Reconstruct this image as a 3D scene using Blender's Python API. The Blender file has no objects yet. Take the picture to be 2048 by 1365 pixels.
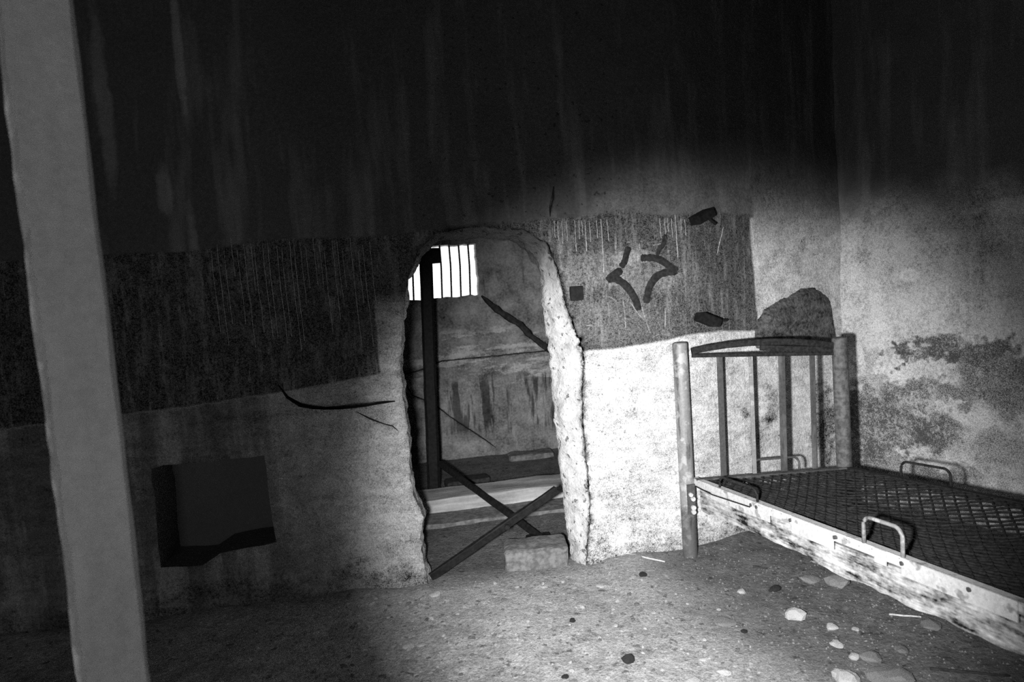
import bpy, math, random
from mathutils import Vector, Matrix, noise
from mathutils.geometry import delaunay_2d_cdt

sc = bpy.context.scene
COL = sc.collection
random.seed(7)

# ------------------------------------------------------------------ camera
CAM_H, YAW, PITCH, ROLL, FPX = 1.6, 8.0, 4.5, 4.0, 1365.0
_y, _p, _r = (math.radians(a) for a in (YAW, PITCH, ROLL))
FWD = Vector((math.sin(_y) * math.cos(_p), math.cos(_y) * math.cos(_p), -math.sin(_p)))
_R0 = Vector((math.cos(_y), -math.sin(_y), 0)); _U0 = _R0.cross(FWD)
RGT = _R0 * math.cos(_r) - _U0 * math.sin(_r)
UPV = _U0 * math.cos(_r) + _R0 * math.sin(_r)
CAM = Vector((0, 0, CAM_H))
cd = bpy.data.cameras.new('camera'); cam = bpy.data.objects.new('camera', cd); COL.objects.link(cam)
cd.sensor_width = 36; cd.lens = 36 * FPX / 2048; cd.clip_start = 0.02
m = Matrix((RGT, UPV, -FWD)).transposed().to_4x4(); m.translation = CAM
cam.matrix_world = m
sc.camera = cam
cd.dof.use_dof = True; cd.dof.focus_distance = 3.9; cd.dof.aperture_fstop = 2.8

# ------------------------------------------------------------------ sky, lamps, exposure
sc.view_settings.view_transform = 'Standard'; sc.view_settings.look = 'None'
sc.view_settings.gamma = 1.0; sc.view_settings.use_curve_mapping = False
sc.view_settings.exposure = 0.0
sc.cycles.use_denoising = False          # keeps the grain of the dim exposure
sc.cycles.max_bounces = 3; sc.cycles.diffuse_bounces = 2; sc.cycles.glossy_bounces = 2
world = bpy.data.worlds.new('overcast_sky'); sc.world = world; world.use_nodes = True
bg = world.node_tree.nodes['Background']
bg.inputs[0].default_value = (1, 1, 1, 1); bg.inputs[1].default_value = 1.7

def portal(name, loc, rot, sx, sy):
    l = bpy.data.lights.new(name, 'AREA'); l.shape = 'RECTANGLE'; l.size = sx; l.size_y = sy
    l.cycles.is_portal = True
    o = bpy.data.objects.new(name, l); COL.objects.link(o); o.location = loc; o.rotation_euler = rot
portal('opening_fill', (-1.5, -1.78, 1.05), (math.radians(-90), 0, math.radians(180)), 1.6, 2.1)  # portal of an unseen opening, added to lift the ambient level
portal('window_daylight', (0.3, 6.48, 1.8), (math.radians(-90), 0, 0), 0.8, 0.6)

# the hand torch that lights the room, held just left of the camera
TORCH = Vector((-0.13, 0.3, 1.45)); AIM = Vector((1.32, 3.6, 0.45))
def torch(name, watts, angle, blend, aim):
    l = bpy.data.lights.new(name, 'SPOT'); l.energy = watts; l.spot_size = math.radians(angle); l.spot_blend = blend; l.shadow_soft_size = 0.05
    o = bpy.data.objects.new(name, l); COL.objects.link(o); o.location = TORCH
    o.rotation_euler = (aim - TORCH).to_track_quat('-Z', 'Y').to_euler()
torch('torch_beam', 1000, 59, 0.85, AIM)                                  # the hot spot
torch('torch_spill', 6, 150, 0.6, Vector((-0.1, 1.3, 1.35)))             # the weak wide spill round it

# ------------------------------------------------------------------ measuring helpers (photo pixel -> a known surface of the place)
def ray(px, py): return FWD + RGT * ((px - 1024) / FPX) + UPV * ((682.5 - py) / FPX)
def on_z(px, py, z=0.0): d = ray(px, py); return CAM + d * ((z - CAM_H) / d.z)
def on_y(px, py, Y): d = ray(px, py); return CAM + d * (Y / d.y)
WY = 3.68
def wall_y(x):                       # the front wall bends back behind the bed
    t = x - 1.45
    if t <= 0: return WY
    return WY + 0.4 * (t - 0.15 + 0.15 * math.exp(-t / 0.15))
def on_wall(px, py):
    Y = WY
    for _ in range(30):
        P = on_y(px, py, Y); Y = 0.5 * Y + 0.5 * wall_y(P.x)
    return on_y(px, py, Y)
CORNER = Vector((2.8, wall_y(2.8), 0)); RDIR = Vector((0.52, -0.854, 0)).normalized(); RNRM = Vector((-0.854, -0.52, 0)).normalized()
def on_right(px, py):
    d = ray(px, py); t = (CORNER - CAM).dot(RNRM) / d.dot(RNRM); return CAM + d * t
BY = 6.5                              # far wall of the inner room

# ------------------------------------------------------------------ material helpers
class S:
    def __init__(s, nt, k): s.nt, s.k = nt, k
    def _m(s, op, *a):
        n = s.nt.nodes.new('ShaderNodeMath'); n.operation = op
        for i, v in enumerate((s,) + a):
            if isinstance(v, S): s.nt.links.new(v.k, n.inputs[i])
            else: n.inputs[i].default_value = v
        return S(s.nt, n.outputs[0])
    def __add__(s, o): return s._m('ADD', o)
    __radd__ = __add__
    def __sub__(s, o): return s._m('SUBTRACT', o)
    def __rsub__(s, o): return (s * -1.0) + o
    def __mul__(s, o): return s._m('MULTIPLY', o)
    __rmul__ = __mul__
    def mx(s, o): return s._m('MAXIMUM', o)
    def mn(s, o): return s._m('MINIMUM', o)
    def pw(s, o): return s._m('POWER', o)
    def ab(s): return s._m('ABSOLUTE')
    def st(s, lo, hi, a=0.0, b=1.0):
        n = s.nt.nodes.new('ShaderNodeMapRange'); n.interpolation_type = 'SMOOTHSTEP'
        s.nt.links.new(s.k, n.inputs['Value'])
        if lo > hi: lo, hi, a, b = hi, lo, b, a
        for nm, v in (('From Min', lo), ('From Max', hi), ('To Min', a), ('To Max', b)): n.inputs[nm].default_value = v
        return S(s.nt, n.outputs[0])
    def mix(s, a, b): return (b - a) * s + a if isinstance(a, S) or isinstance(b, S) else s * (b - a) + a
    def curve(s, pts):               # piecewise function of s
        x0, x1 = pts[0][0], pts[-1][0]; ys = [p[1] for p in pts]; y0, y1 = min(ys), max(ys) + 1e-4
        n = s.nt.nodes.new('ShaderNodeFloatCurve'); c = n.mapping.curves[0]
        q = [((p[0] - x0) / (x1 - x0), (p[1] - y0) / (y1 - y0)) for p in pts]
        while len(c.points) < len(q): c.points.new(0.5, 0.5)
        for cp, v in zip(c.points, q): cp.location = v; cp.handle_type = 'VECTOR'
        n.mapping.update()
        s.nt.links.new(((s - x0) * (1 / (x1 - x0))).k, n.inputs['Value'])
        return S(s.nt, n.outputs[0]) * (y1 - y0) + y0

def mat(name, fn, rough=0.9, metal=0.0, spec=0.3):
    """fn(P, x, y, z, noise) -> (albedo, height or None, bump distance)"""
    mt = bpy.data.materials.new(name); mt.use_nodes = True; nt = mt.node_tree
    b = nt.nodes['Principled BSDF']; b.inputs['Roughness'].default_value = rough; b.inputs['Metallic'].default_value = metal
    b.inputs['Specular IOR Level'].default_value = spec
    g = nt.nodes.new('ShaderNodeTexCoord'); sp = nt.nodes.new('ShaderNodeSeparateXYZ'); nt.links.new(g.outputs['Object'], sp.inputs[0])
    x, y, z = (S(nt, sp.outputs[i]) for i in range(3))
    def nz(scale, detail=4, rough=0.6, sx=1, sy=1, sz=1, off=0, dist=0):
        mp = nt.nodes.new('ShaderNodeMapping'); mp.inputs['Scale'].default_value = (sx, sy, sz); mp.inputs['Location'].default_value = (off, off * 1.7, off * .6)
        nt.links.new(g.outputs['Object'], mp.inputs[0])
        n = nt.nodes.new('ShaderNodeTexNoise'); n.inputs['Scale'].default_value = scale; n.inputs['Detail'].default_value = min(detail, 3)
        n.inputs['Roughness'].default_value = rough; n.inputs['Distortion'].default_value = dist
        nt.links.new(mp.outputs[0], n.inputs['Vector']); return S(nt, n.outputs[0])
    alb, h, dist = fn(x, y, z, nz)
    if isinstance(alb, S):
        alb = alb.mx(0.004).mn(0.92); nt.links.new(alb.k, b.inputs['Base Color'])
    else: b.inputs['Base Color'].default_value = (alb, alb, alb, 1)
    if h is not None:
        bm = nt.nodes.new('ShaderNodeBump'); bm.inputs['Distance'].default_value = dist; bm.inputs['Strength'].default_value = 1.0
        nt.links.new(h.k, bm.inputs['Height']); nt.links.new(bm.outputs[0], b.inputs['Normal'])
    return mt

def plain(a, k=0.25, scale=40, bump=0.002):
    def f(x, y, z, nz):
        n = nz(scale, 5); return (n.st(.3, .7, a * (1 - k), a * (1 + k)), n, bump)
    return f

def blob(u, v, cu, cv, ru, rv):      # soft disc mask around a spot on a wall
    du = (u - cu) * (1 / ru); dv = (v - cv) * (1 / rv)
    return (du * du + dv * dv)

def xz(pts, f): return [(f(*p).x, f(*p).z) for p in pts]
BAND_TOP = xz([(0, 520), (380, 500), (560, 478), (760, 470), (1000, 447), (1100, 437), (1180, 430), (1255, 420), (1320, 430), (1400, 424), (1505, 428), (1660, 420)], on_wall)
BAND_BOT = xz([(0, 860), (380, 815), (540, 790), (640, 773), (757, 751), (1000, 720), (1168, 704), (1230, 698), (1300, 688), (1380, 671), (1440, 664), (1500, 664), (1660, 660)], on_wall)
_be = on_wall(1510, 540); _st = on_wall(757, 700); BAND_R, BAND_L = _be.x, _st.x
_dr = on_wall(1168, 700).x
_sq = on_wall(1152, 650)

def f_front(x, y, z, nz):
    big = nz(2.2, 5, .6); mid = nz(9, 5, .65, off=3); fine = nz(60, 4, .7, off=5); grit = nz(170, 2, .6, off=2)
    vert = nz(7, 5, .65, 1, 1, .12, off=9); scr = nz(26, 5, .75, 1, 1, .16, off=4)
    str_ = nz(16, 5, .7, .45, 1, 1.5, off=15)
    wob = (mid - .5) * .09 + (fine - .5) * .03
    top = x.curve(BAND_TOP); bot = x.curve(BAND_BOT)
    inb = (top - z + wob * .5).st(-.006, .012) * (z - bot + wob * .35).st(-.006, .012) * (BAND_R - x + (z - 1.5) * -.05 + wob * .3).st(-.008, .012)
    gap = (x - BAND_L + wob * .3).st(-.008, .008) * (.35 - x).st(-.02, .02) * (z + wob).st(1.62, 1.50)
    inb = inb * (1 - gap)
    # plaster below and beside the band
    light = .58 + (big - .5) * .45 + (mid - .5) * .7 + (fine - .5) * .75 + (grit - .5) * 1.3 + (str_ - .5) * .65
    # stains on the pale plaster between the bars of the bed head
    for (px, py, ru, rv, k) in ((1545, 808, .08, .13, .55), (1490, 828, .03, .035, .5), (1520, 880, .10, .14, .25), (1650, 850, .13, .30, .7), (1270, 790, .03, .06, .2)):
        c = on_wall(px, py); light = light - (blob(x, z, c.x, c.z, ru, rv) + (mid - .5) * 2.2).st(1.2, .3) * (k * .55)
    # damp grey streaks rising from the floor, darker by the floor line
    light = light - (z + (mid - .5) * .35 + (fine - .5) * .15).st(.22, .02) * .22
    # grey plaster above the band, streaked
    isr = (x - BAND_R).st(-.01, .02)
    above = (z - top + wob * .5).st(-.035, -.015) * (1 - isr) + isr * (z + (mid - .5) * .3 + (big - .5) * .3).st(1.72, 2.08)
    upper = .14 + (big - .5) * .16 + (mid - .5) * .18 + (fine - .5) * .2 + (grit - .5) * .2 + (vert - .5) * .10
    soot_shade = (z + (big - .5) * .35 + (x - 1.0).st(.12, -.25) * .5).st(2.04, 2.28)  # unlit zone above the torch beam, painted into the plaster colour
    upper = soot_shade.mix(upper, .09 + (vert - .52).mx(.0) * .5 + (fine - .5) * .10)
        # dark painted band, scratched
    band = .07 + (scr - .5).mx(0) * .5 + (fine - .5) * .22 + (grit - .5) * .42 + (mid - .5).mx(0) * .24 + nz(34, 5, .8, 1, 1, .3, off=21).st(.58, .72) * .10
    for (px, py, ru, rv, k) in ((1200, 540, .28, .12, .12), (1265, 515, .14, .05, .18), (1300, 560, .22, .10, .07), (1380, 560, .12, .12, .04), (1230, 640, .30, .16, .05)):
        c = on_wall(px, py); band = band + (blob(x, z, c.x, c.z, ru, rv) + (mid - .5) * 2.0).st(1.1, .2) * ((fine - .2) * (k * 2.6))
    band = band - (x - BAND_L).st(.12, -.15) * .015
    for (px, py, ru, rv, k) in ((358, 110, .03, .45, .16), (205, 200, .05, .6, .12), (395, 560, .04, .5, .12), (330, 380, .05, .16, .12)):
        c = on_wall(px, py); upper = upper + (1 - blob(x, z, c.x, c.z, ru, rv) + (mid - .5) * 1.5).st(.1, .9) * k; band = band + (1 - blob(x, z, c.x, c.z, ru, rv) + (mid - .5) * 1.5).st(.1, .9) * k * .6
    left_shade = (x - on_wall(640, 600).x).st(.25, -.55)  # shade left of the doorway, painted into the plaster colour
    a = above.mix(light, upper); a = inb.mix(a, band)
    low = left_shade * (.55 + (.5 - vert).st(-.12, .06) * .22) * (1 - above.mx(inb)) + (x - .3).st(.1, -.1) * .38 * (1 - left_shade) * (1 - above.mx(inb))
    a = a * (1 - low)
    # broken arris round the doorway: pits
    pit = nz(38, 3, .5, off=12).st(.36, .30) * ((x - .62) * (x - .62)).st(.36, .30)
    h = mid * .6 + fine * .35 + grit * .12
    return (a * (1 - pit * .6), h, .012)

def f_jamb(x, y, z, nz):
    mid = nz(9, 5); fine = nz(45, 5, .7); pit = nz(30, 3, .5, off=8).st(.38, .31)
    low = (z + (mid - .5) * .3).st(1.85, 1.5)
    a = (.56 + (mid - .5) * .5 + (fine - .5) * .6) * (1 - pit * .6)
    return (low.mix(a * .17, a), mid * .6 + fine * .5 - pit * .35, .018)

def f_right(x, y, z, nz):
    big = nz(2.4, 5, .6); mid = nz(8, 5, .65, off=3); fine = nz(48, 4, .7, off=5); grit = nz(170, 2, .6)
    vert = nz(9, 5, .6, 1, 1, .1, off=4)
    u = x
    a = .58 + (big - .5) * .5 + (mid - .5) * .7 + (fine - .5) * .9 + (grit - .5) * 1.1
    m_ = None; ux = u + (nz(7, 5, .7, off=31) - .5) * .42; zx = z + (nz(7, 5, .7, off=41) - .5) * .42
    for (px, py, ru, rv, k) in ((1790, 704, .055, .06, 1.1), (1885, 700, .10, .09, 1.0), (1960, 705, .16, .10, .8), (1880, 790, .26, .09, .8), (1800, 850, .20, .16, 1.0), (1745, 860, .13, .34, 1.2), (1990, 780, .16, .25, .7), (1740, 740, .05, .2, .5), (1800, 935, .35, .10, .7), (1860, 860, .16, .07, .6), (2030, 900, .2, .2, .6)):  # stain spots; the tall one beside the far post also paints its shadow
        c = on_right(px, py); g_ = (1.25 - blob(ux, zx, c.x, c.z, ru, rv)).mx(0).mn(1.0) * k; m_ = g_ if m_ is None else m_.mx(g_)
    a = a - (m_ + (mid - .5) * 1.6 + (fine - .5) * 1.2).st(.05, .95) * .46
    c = on_right(1820, 550); a = a + (blob(u, z, c.x, c.z, .03, .05) + (mid - .5) * 1.5).st(1.1, .4) * .2
    a = a - (vert - .5).mx(0) * .7 * z.st(1.0, 1.5)
    soot_shade = (z + (big - .5) * .6).st(1.7, 2.1)  # dark beyond the beam's upper edge, put into this wall's colour
    a = soot_shade.mix(a, .12 + (vert - .5).mx(0) * .5)
    a = a.mx(.07)
    c = on_right(2030, 412); a = a + (1 - blob(u, z, c.x, c.z, .16, .06) + (mid - .5) * 1.5).st(.1, .9) * .16
    return (a, mid * .7 + fine * .3 + grit * .1, .014)

def f_inner(x, y, z, nz):
    big = nz(2.6, 5, .6); mid = nz(8, 5, .65, off=3); fine = nz(55, 4, .7, off=5)
    vert = nz(11, 4, .6, 1, 1, .10, off=2); hor = nz(6, 5, .7, .4, 1, 1.6, off=7)
    a = .24 + (big - .5) * .4 + (mid - .5) * .45 + (fine - .5) * .45
    # eroded pale layer with dark runs below it
    runs = (vert + (mid - .5) * .15).st(.47, .55) * (z + (mid - .5) * .3).st(.16, .28) * (z + (mid - .5) * .2).st(.80, .70) * (x - .2).st(-.1, .1)
    pale = (hor + (fine - .5) * .2).st(.46, .62) * (z).st(.62, .72) * z.st(1.30, 1.15)
    a = a + pale * .20
    a = a * (1 - runs * .72)
    streak = (vert).st(.54, .66) * z.st(1.45, 1.6)
    a = a * (1 - streak * .5)
    return (a, mid * .6 + fine * .3 + pale * .5 - runs * .3, .02)

def f_floor(x, y, z, nz):
    big = nz(1.8, 5); mid = nz(11, 5, .65, off=2); fine = nz(48, 4, .7, off=5); grit = nz(130, 3, .7, off=1)
    spk = nz(30, 2, .5, off=8).st(.62, .70); dsp = nz(26, 2, .5, off=11).st(.36, .29)
    a = .37 + (big - .5) * .2 + (mid - .5) * .50 + (fine - .5) * .5 + (grit - .5) * .6 + spk * .18
    a = a * (1 - dsp * .6)
    # bedside shade painted into the soil colour; soil also darkened through the doorway
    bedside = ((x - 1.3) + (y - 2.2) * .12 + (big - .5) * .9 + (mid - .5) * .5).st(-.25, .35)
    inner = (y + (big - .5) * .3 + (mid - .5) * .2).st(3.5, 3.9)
    dark_soil = bedside.mx(inner)
    return (dark_soil.mix(a, a * .36), mid * .5 + fine * .4 + grit * .2, .016)

def f_soot(x, y, z, nz):
    n = nz(3, 5); f = nz(40, 4, .7); return (.13 + (n - .5) * .06 + (f - .5) * .05, n * .6 + f * .2, .02)

def f_post(x, y, z, nz):
    g = nz(9, 6, .65, 1, 1, .09); fine = nz(60, 4, .7); big = nz(3, 4, .6, off=3)
    edge = (x + (fine - .5) * .02).st(-.048, -.062)  # highlights on the left edge, painted into the timber colour
    return (.42 + (g - .5) * .22 + (fine - .5) * .2 + (big - .5) * .12 + edge * (nz(14, 4, .6, off=6)).st(.4, .6) * .45, g * .6 + fine * .3, .006)

def f_bedpaint(x, y, z, nz):
    n = nz(14, 5, .7); f = nz(70, 4, .7); v = nz(20, 4, .6, 1, 1, .15)
    a = .26 + (f - .5) * .25 + n.st(.52, .62) * .16 - v.st(.55, .65) * .14
    return (a * (1 - (z + (n - .5) * .06).st(.33, .27) * .62), f * .5 + n * .3, .001)
def f_bar(x, y, z, nz):
    f = nz(60, 4, .7); v = nz(16, 4, .6, 1, 1, .2); return (.07 + (f - .5) * .10 + v.st(.52, .62) * .05, f, .001)
def f_rail(x, y, z, nz):
    n = nz(9, 5, .7); f = nz(70, 4, .7)
    return (.60 + (f - .5) * .5 + (n - .5) * .5 - n.st(.55, .63) * .35, f * .5 + n * .3, .001)
def f_board(x, y, z, nz):
    n = nz(7, 5, .7, 1, 1, 2.2); f = nz(60, 4, .7); g = nz(24, 5, .7, .35, .35, 2.5, off=3)
    return (.32 + (f - .5) * .5 + (n - .5) * 1.7 + (g - .5) * 1.1, g * .5 + f * .4, .003)
def f_beam(x, y, z, nz):
    g = nz(11, 6, .65, .18, 1, 1.4); f = nz(50, 4, .7)
    return (.42 + (g - .5) * .8 + (f - .5) * .2, g * .6 + f * .3, .008)
def f_rock(x, y, z, nz):
    n = nz(13, 5, .7, 1, 1, 1.8); f = nz(50, 4, .7); return (.085 + (n - .5) * .3 + (f - .5) * .3, n * .7 + f * .3, .03)
def f_stone(x, y, z, nz):
    n = nz(16, 5, .7); f = nz(80, 4, .7); return (.54 + (n - .5) * .4 + (f - .5) * .4, n * .4 + f * .5, .004)

M = dict(scratch=mat('pale_scratch', plain(.24, .5, 90, .001)),farpost=mat('dull_dark_paint', plain(.11, .45, 40, .001), .6),front=mat('grey_plaster_with_dark_painted_band', f_front), jamb=mat('crumbled_plaster', f_jamb), right=mat('stained_plaster', f_right),
         inner=mat('eroded_plaster', f_inner), floor=mat('trodden_dirt', f_floor), soot_shade=mat('sooty_plaster', f_soot), post=mat('worn_timber', f_post),
         bed=mat('chipped_grey_paint', f_bedpaint, .5, 0, .5), bar=mat('dull_grey_paint', f_bar, .55), rail=mat('chipped_white_paint', f_rail, .45, 0, .5),
         board=mat('patchy_whitewashed_board', f_board), beam=mat('weathered_beam', f_beam), rock=mat('bare_dark_rock', f_rock), stone=mat('pale_stone', f_stone),
         midstone=mat('grey_stone', plain(.24, .35, 30, .004)), darkstone=mat('dark_clod', plain(.035, .4, 30, .004)),
         iron=mat('black_iron', plain(.012, .4, 40, .001), .7, 0, .2), rust=mat('dark_rusty_wire', plain(.022, .5, 60, .001), .8, 0, .2),
         paint=mat('white_paint_run', plain(.42, .35, 80, .001)), black=mat('black_spray_paint', plain(.022, .5, 60, .001)),
         block=mat('rough_concrete', plain(.16, .35, 30, .006)), stick=mat('pale_stick', plain(.5, .3, 50, .002)),
         slab=mat('grey_slab', plain(.17, .35, 25, .008)))

# ------------------------------------------------------------------ mesh helpers
def obj(name, vs, fs, m, parent=None, smooth=False, loc=None):
    me = bpy.data.meshes.new(name); me.from_pydata([tuple(v) for v in vs], [], fs); me.validate(); me.update()
    if m: me.materials.append(M[m] if isinstance(m, str) else m)
    if smooth: me.polygons.foreach_set('use_smooth', [True] * len(me.polygons))
    o = bpy.data.objects.new(name, me); COL.objects.link(o)
    if parent: o.parent = parent
    if loc is not None: o.location = loc
    return o
def tag(o, label, cat=None, group=None, kind=None):
    if label: o['label'] = label
    if cat: o['category'] = cat
    if group: o['group'] = group
    if kind: o['kind'] = kind
    return o
def empty(name, loc=(0, 0, 0)):
    o = bpy.data.objects.new(name, None); COL.objects.link(o); o.location = loc; o.empty_display_size = .1; return o
def fbm(p, s, o=4): return noise.fractal(Vector(p) * s, 1.0, 2.0, o)

def frame_of(d):
    d = d.normalized(); a = Vector((0, 0, 1)) if abs(d.z) < .9 else Vector((1, 0, 0))
    s = d.cross(a).normalized(); return s, s.cross(d).normalized()
def tube(path, r, n=8, closed=False, caps=True, V=None, F=None):
    V = [] if V is None else V; F = [] if F is None else F; b = len(V); k = len(path)
    for i, p in enumerate(path):
        d = path[min(i + 1, k - 1)] - path[max(i - 1, 0)]; s, u = frame_of(d); rr = r[i] if isinstance(r, (list, tuple)) else r
        for j in range(n):
            a = 2 * math.pi * j / n; V.append(p + s * (math.cos(a) * rr) + u * (math.sin(a) * rr))
    for i in range(k - 1):
        for j in range(n):
            F.append((b + i * n + j, b + i * n + (j + 1) % n, b + (i + 1) * n + (j + 1) % n, b + (i + 1) * n + j))
    if caps: F.append(tuple(b + j for j in reversed(range(n)))); F.append(tuple(b + (k - 1) * n + j for j in range(n)))
    return V, F
def bar(p, q, w, t, up=None, rough=0.0, n=1, V=None, F=None, seed=0):
    """flat bar from p to q; w across 'up' direction, t the other way; bevelled edges"""
    V = [] if V is None else V; F = [] if F is None else F; b = len(V)
    d = (q - p); dn = d.normalized(); up = Vector((0, 0, 1)) if up is None else up
    s = dn.cross(up).normalized(); u = s.cross(dn).normalized(); c = min(w, t) * .18
    prof = [(-t/2 + c, -w/2), (t/2 - c, -w/2), (t/2, -w/2 + c), (t/2, w/2 - c), (t/2 - c, w/2), (-t/2 + c, w/2), (-t/2, w/2 - c), (-t/2, -w/2 + c)]
    for i in range(n + 1):
        base = p + d * (i / n)
        for j, (a, e) in enumerate(prof):
            v = base + s * a + u * e
            if rough: v += Vector((noise.noise(v * 7 + Vector((seed, j, 0))), noise.noise(v * 7 + Vector((9, seed, j))), noise.noise(v * 7 + Vector((j, 4, seed))))) * rough
            V.append(v)
    for i in range(n):
        for j in range(8): F.append((b + i * 8 + j, b + i * 8 + (j + 1) % 8, b + (i + 1) * 8 + (j + 1) % 8, b + (i + 1) * 8 + j))
    F.append(tuple(b + j for j in reversed(range(8)))); F.append(tuple(b + n * 8 + j for j in range(8)))
    return V, F
def block(o, ex, ey, ez, seg=8, rough=.006, seed=0, rnd=.02):
    """rough-edged block spanned by three edge vectors from corner o"""
    V, F, idx = [], [], {}
    def vid(i, j, k):
        if (i, j, k) not in idx:
            p = o + ex * (i / seg) + ey * (j / seg) + ez * (k / seg)
            ctr = o + (ex + ey + ez) * .5; e = sum(1 for a in (i, j, k) if a in (0, seg))
            if e >= 2: p = p + (ctr - p).normalized() * rnd * (e - 1) * (0.6 + .8 * noise.random())
            p = p + noise.noise_vector(p * 9 + Vector((seed, seed, 0))) * rough
            idx[(i, j, k)] = len(V); V.append(p)
        return idx[(i, j, k)]
    for i in range(seg):
        for j in range(seg):
            F.append((vid(i, j, 0), vid(i, j + 1, 0), vid(i + 1, j + 1, 0), vid(i + 1, j, 0)))
            F.append((vid(i, j, seg), vid(i + 1, j, seg), vid(i + 1, j + 1, seg), vid(i, j + 1, seg)))
            F.append((vid(i, 0, j), vid(i + 1, 0, j), vid(i + 1, 0, j + 1), vid(i, 0, j + 1)))
            F.append((vid(i, seg, j), vid(i, seg, j + 1), vid(i + 1, seg, j + 1), vid(i + 1, seg, j)))
            F.append((vid(0, i, j), vid(0, i, j + 1), vid(0, i + 1, j + 1), vid(0, i + 1, j)))
            F.append((vid(seg, i, j), vid(seg, i + 1, j), vid(seg, i + 1, j + 1), vid(seg, i, j + 1)))
    return V, F

def inside(p, poly):
    c = False; j = len(poly) - 1
    for i in range(len(poly)):
        a, b = poly[i], poly[j]
        if (a[1] > p[1]) != (b[1] > p[1]) and p[0] < (b[0] - a[0]) * (p[1] - a[1]) / (b[1] - a[1]) + a[0]: c = not c
        j = i
    return c
def refine(poly, step, jit=0.0, closed=True):
    out = []; n = len(poly)
    for i in range(n if closed else n - 1):
        a, b = Vector(poly[i]), Vector(poly[(i + 1) % n]); k = max(1, int((b - a).length / step)); nr = Vector((-(b - a).y, (b - a).x)); nr = nr.normalized() if nr.length else nr
        for j in range(k):
            q = a.lerp(b, j / k)
            if jit and j: q = q + nr * (noise.noise(Vector((q.x * 23, q.y * 23, 1.3))) * jit + random.uniform(-.35, .35) * jit)
            out.append(q)
    if not closed: out.append(Vector(poly[-1]))
    return out
def strip(pts, w, jit=.3):           # outline of a crack of uneven width along a polyline
    L, Rr = [], []; k = len(pts)
    q = refine(pts, .05, .006, closed=False); k = len(q)
    for i, p in enumerate(q):
        d = q[min(i + 1, k - 1)] - q[max(i - 1, 0)]; nrm = Vector((-d.y, d.x)).normalized()
        e = w * .5 * (1 + random.uniform(-jit, jit)) * (.25 if i in (0, k - 1) else 1)
        L.append(p + nrm * e); Rr.append(p - nrm * e)
    return L + Rr[::-1]

def plate(outer, holes, step, pad=0.5):
    """triangulated 2-D sheet with holes; returns verts2d, tris, hole loops as vertex indices"""
    pts, edges, loops = [], [], []
    def loop(poly):
        b = len(pts); pts.extend(Vector(p) for p in poly); n = len(poly); edges.extend((b + i, b + (i + 1) % n) for i in range(n)); return list(range(b, b + n))
    ol = loop(outer)
    for h in holes: loops.append(loop(h))
    xs = [p[0] for p in outer]; ys = [p[1] for p in outer]
    y = min(ys) + step * .5
    while y < max(ys) - step * .3:
        x = min(xs) + step * .5
        while x < max(xs) - step * .3:
            q = Vector((x + random.uniform(-.3, .3) * step, y + random.uniform(-.3, .3) * step))
            if inside(q, outer) and not any(inside(q, h) for h in holes): pts.append(q)
            x += step
        y += step
    v, e, f, ov, oe, of = delaunay_2d_cdt(pts, edges, [], 0, 1e-5)
    back = {}
    for i, o in enumerate(ov):
        for k in o: back[k] = i
    tris = []
    for t in f:
        c = (v[t[0]] + v[t[1]] + v[t[2]]) / 3
        if inside(c, outer) and not any(inside(c, h) for h in holes): tris.append(tuple(t))
    return v, tris, [[back[i] for i in l] for l in loops]

# ------------------------------------------------------------------ floor
def floor_h(x, y):
    h = fbm((x, y, 0), 1.6, 4) * .018 + fbm((x, y, 3), 9, 3) * .006
    if y < 3.9 and -2.6 < x: h += .05 * math.exp(-max(0, wall_y(x) - .02 - y) / .12) * (0.5 + .5 * noise.noise(Vector((x * 3, 0, 0)))) * (0 if -.02 < x < .95 else 1)
    return h
V, F = [], []; X0, X1, Y0, Y1, ST = -3.0, 4.6, -2.0, 6.8, .045
nx, ny = int((X1 - X0) / ST), int((Y1 - Y0) / ST)
for j in range(ny + 1):
    for i in range(nx + 1):
        x, y = X0 + (X1 - X0) * i / nx, Y0 + (Y1 - Y0) * j / ny; V.append((x, y, floor_h(x, y)))
for j in range(ny):
    for i in range(nx):
        a = j * (nx + 1) + i; F.append((a, a + 1, a + nx + 2, a + nx + 1))
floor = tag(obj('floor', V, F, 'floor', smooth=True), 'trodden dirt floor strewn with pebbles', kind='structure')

# ------------------------------------------------------------------ front wall with the broken doorway
HZ = 3.4
front_px = [(859, 1190), (858, 1172), (846, 1110), (840, 1078), (848, 1036), (831, 1000), (819, 960), (818, 875), (806, 800), (801, 742), (805, 650), (815, 560), (838, 500), (875, 466), (960, 452),
            (1050, 460), (1095, 486), (1118, 540), (1130, 600), (1150, 655), (1168, 716), (1165, 800), (1170, 880), (1177, 960), (1181, 1010), (1176, 1070), (1172, 1148), (1172, 1180)]
back_px = [None] * 12 + [(842, 512), (872, 482), (960, 476), (1030, 484), (1062, 506), (1080, 545), (1084, 590), (1089, 645), (1098, 705), (1104, 790), (1112, 865), (1121, 955), (1128, 1015), (1136, 1075), (1142, 1112), (1142, 1130)]
BACKY = WY + .36; SPLAY = WY + .16
fr = [on_y(a, b, WY) for a, b in front_px]; bk = []
for i, p in enumerate(back_px):
    if p is None: bk.append(Vector((fr[i].x - .03, BACKY, fr[i].z)))
    else: q = on_y(p[0], p[1], SPLAY); bk.append(Vector((q.x, SPLAY, q.z)))
for l in (fr, bk):
    l[0].z = -.12; l[-1].z = -.12
fr2, bk2 = [], []
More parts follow.
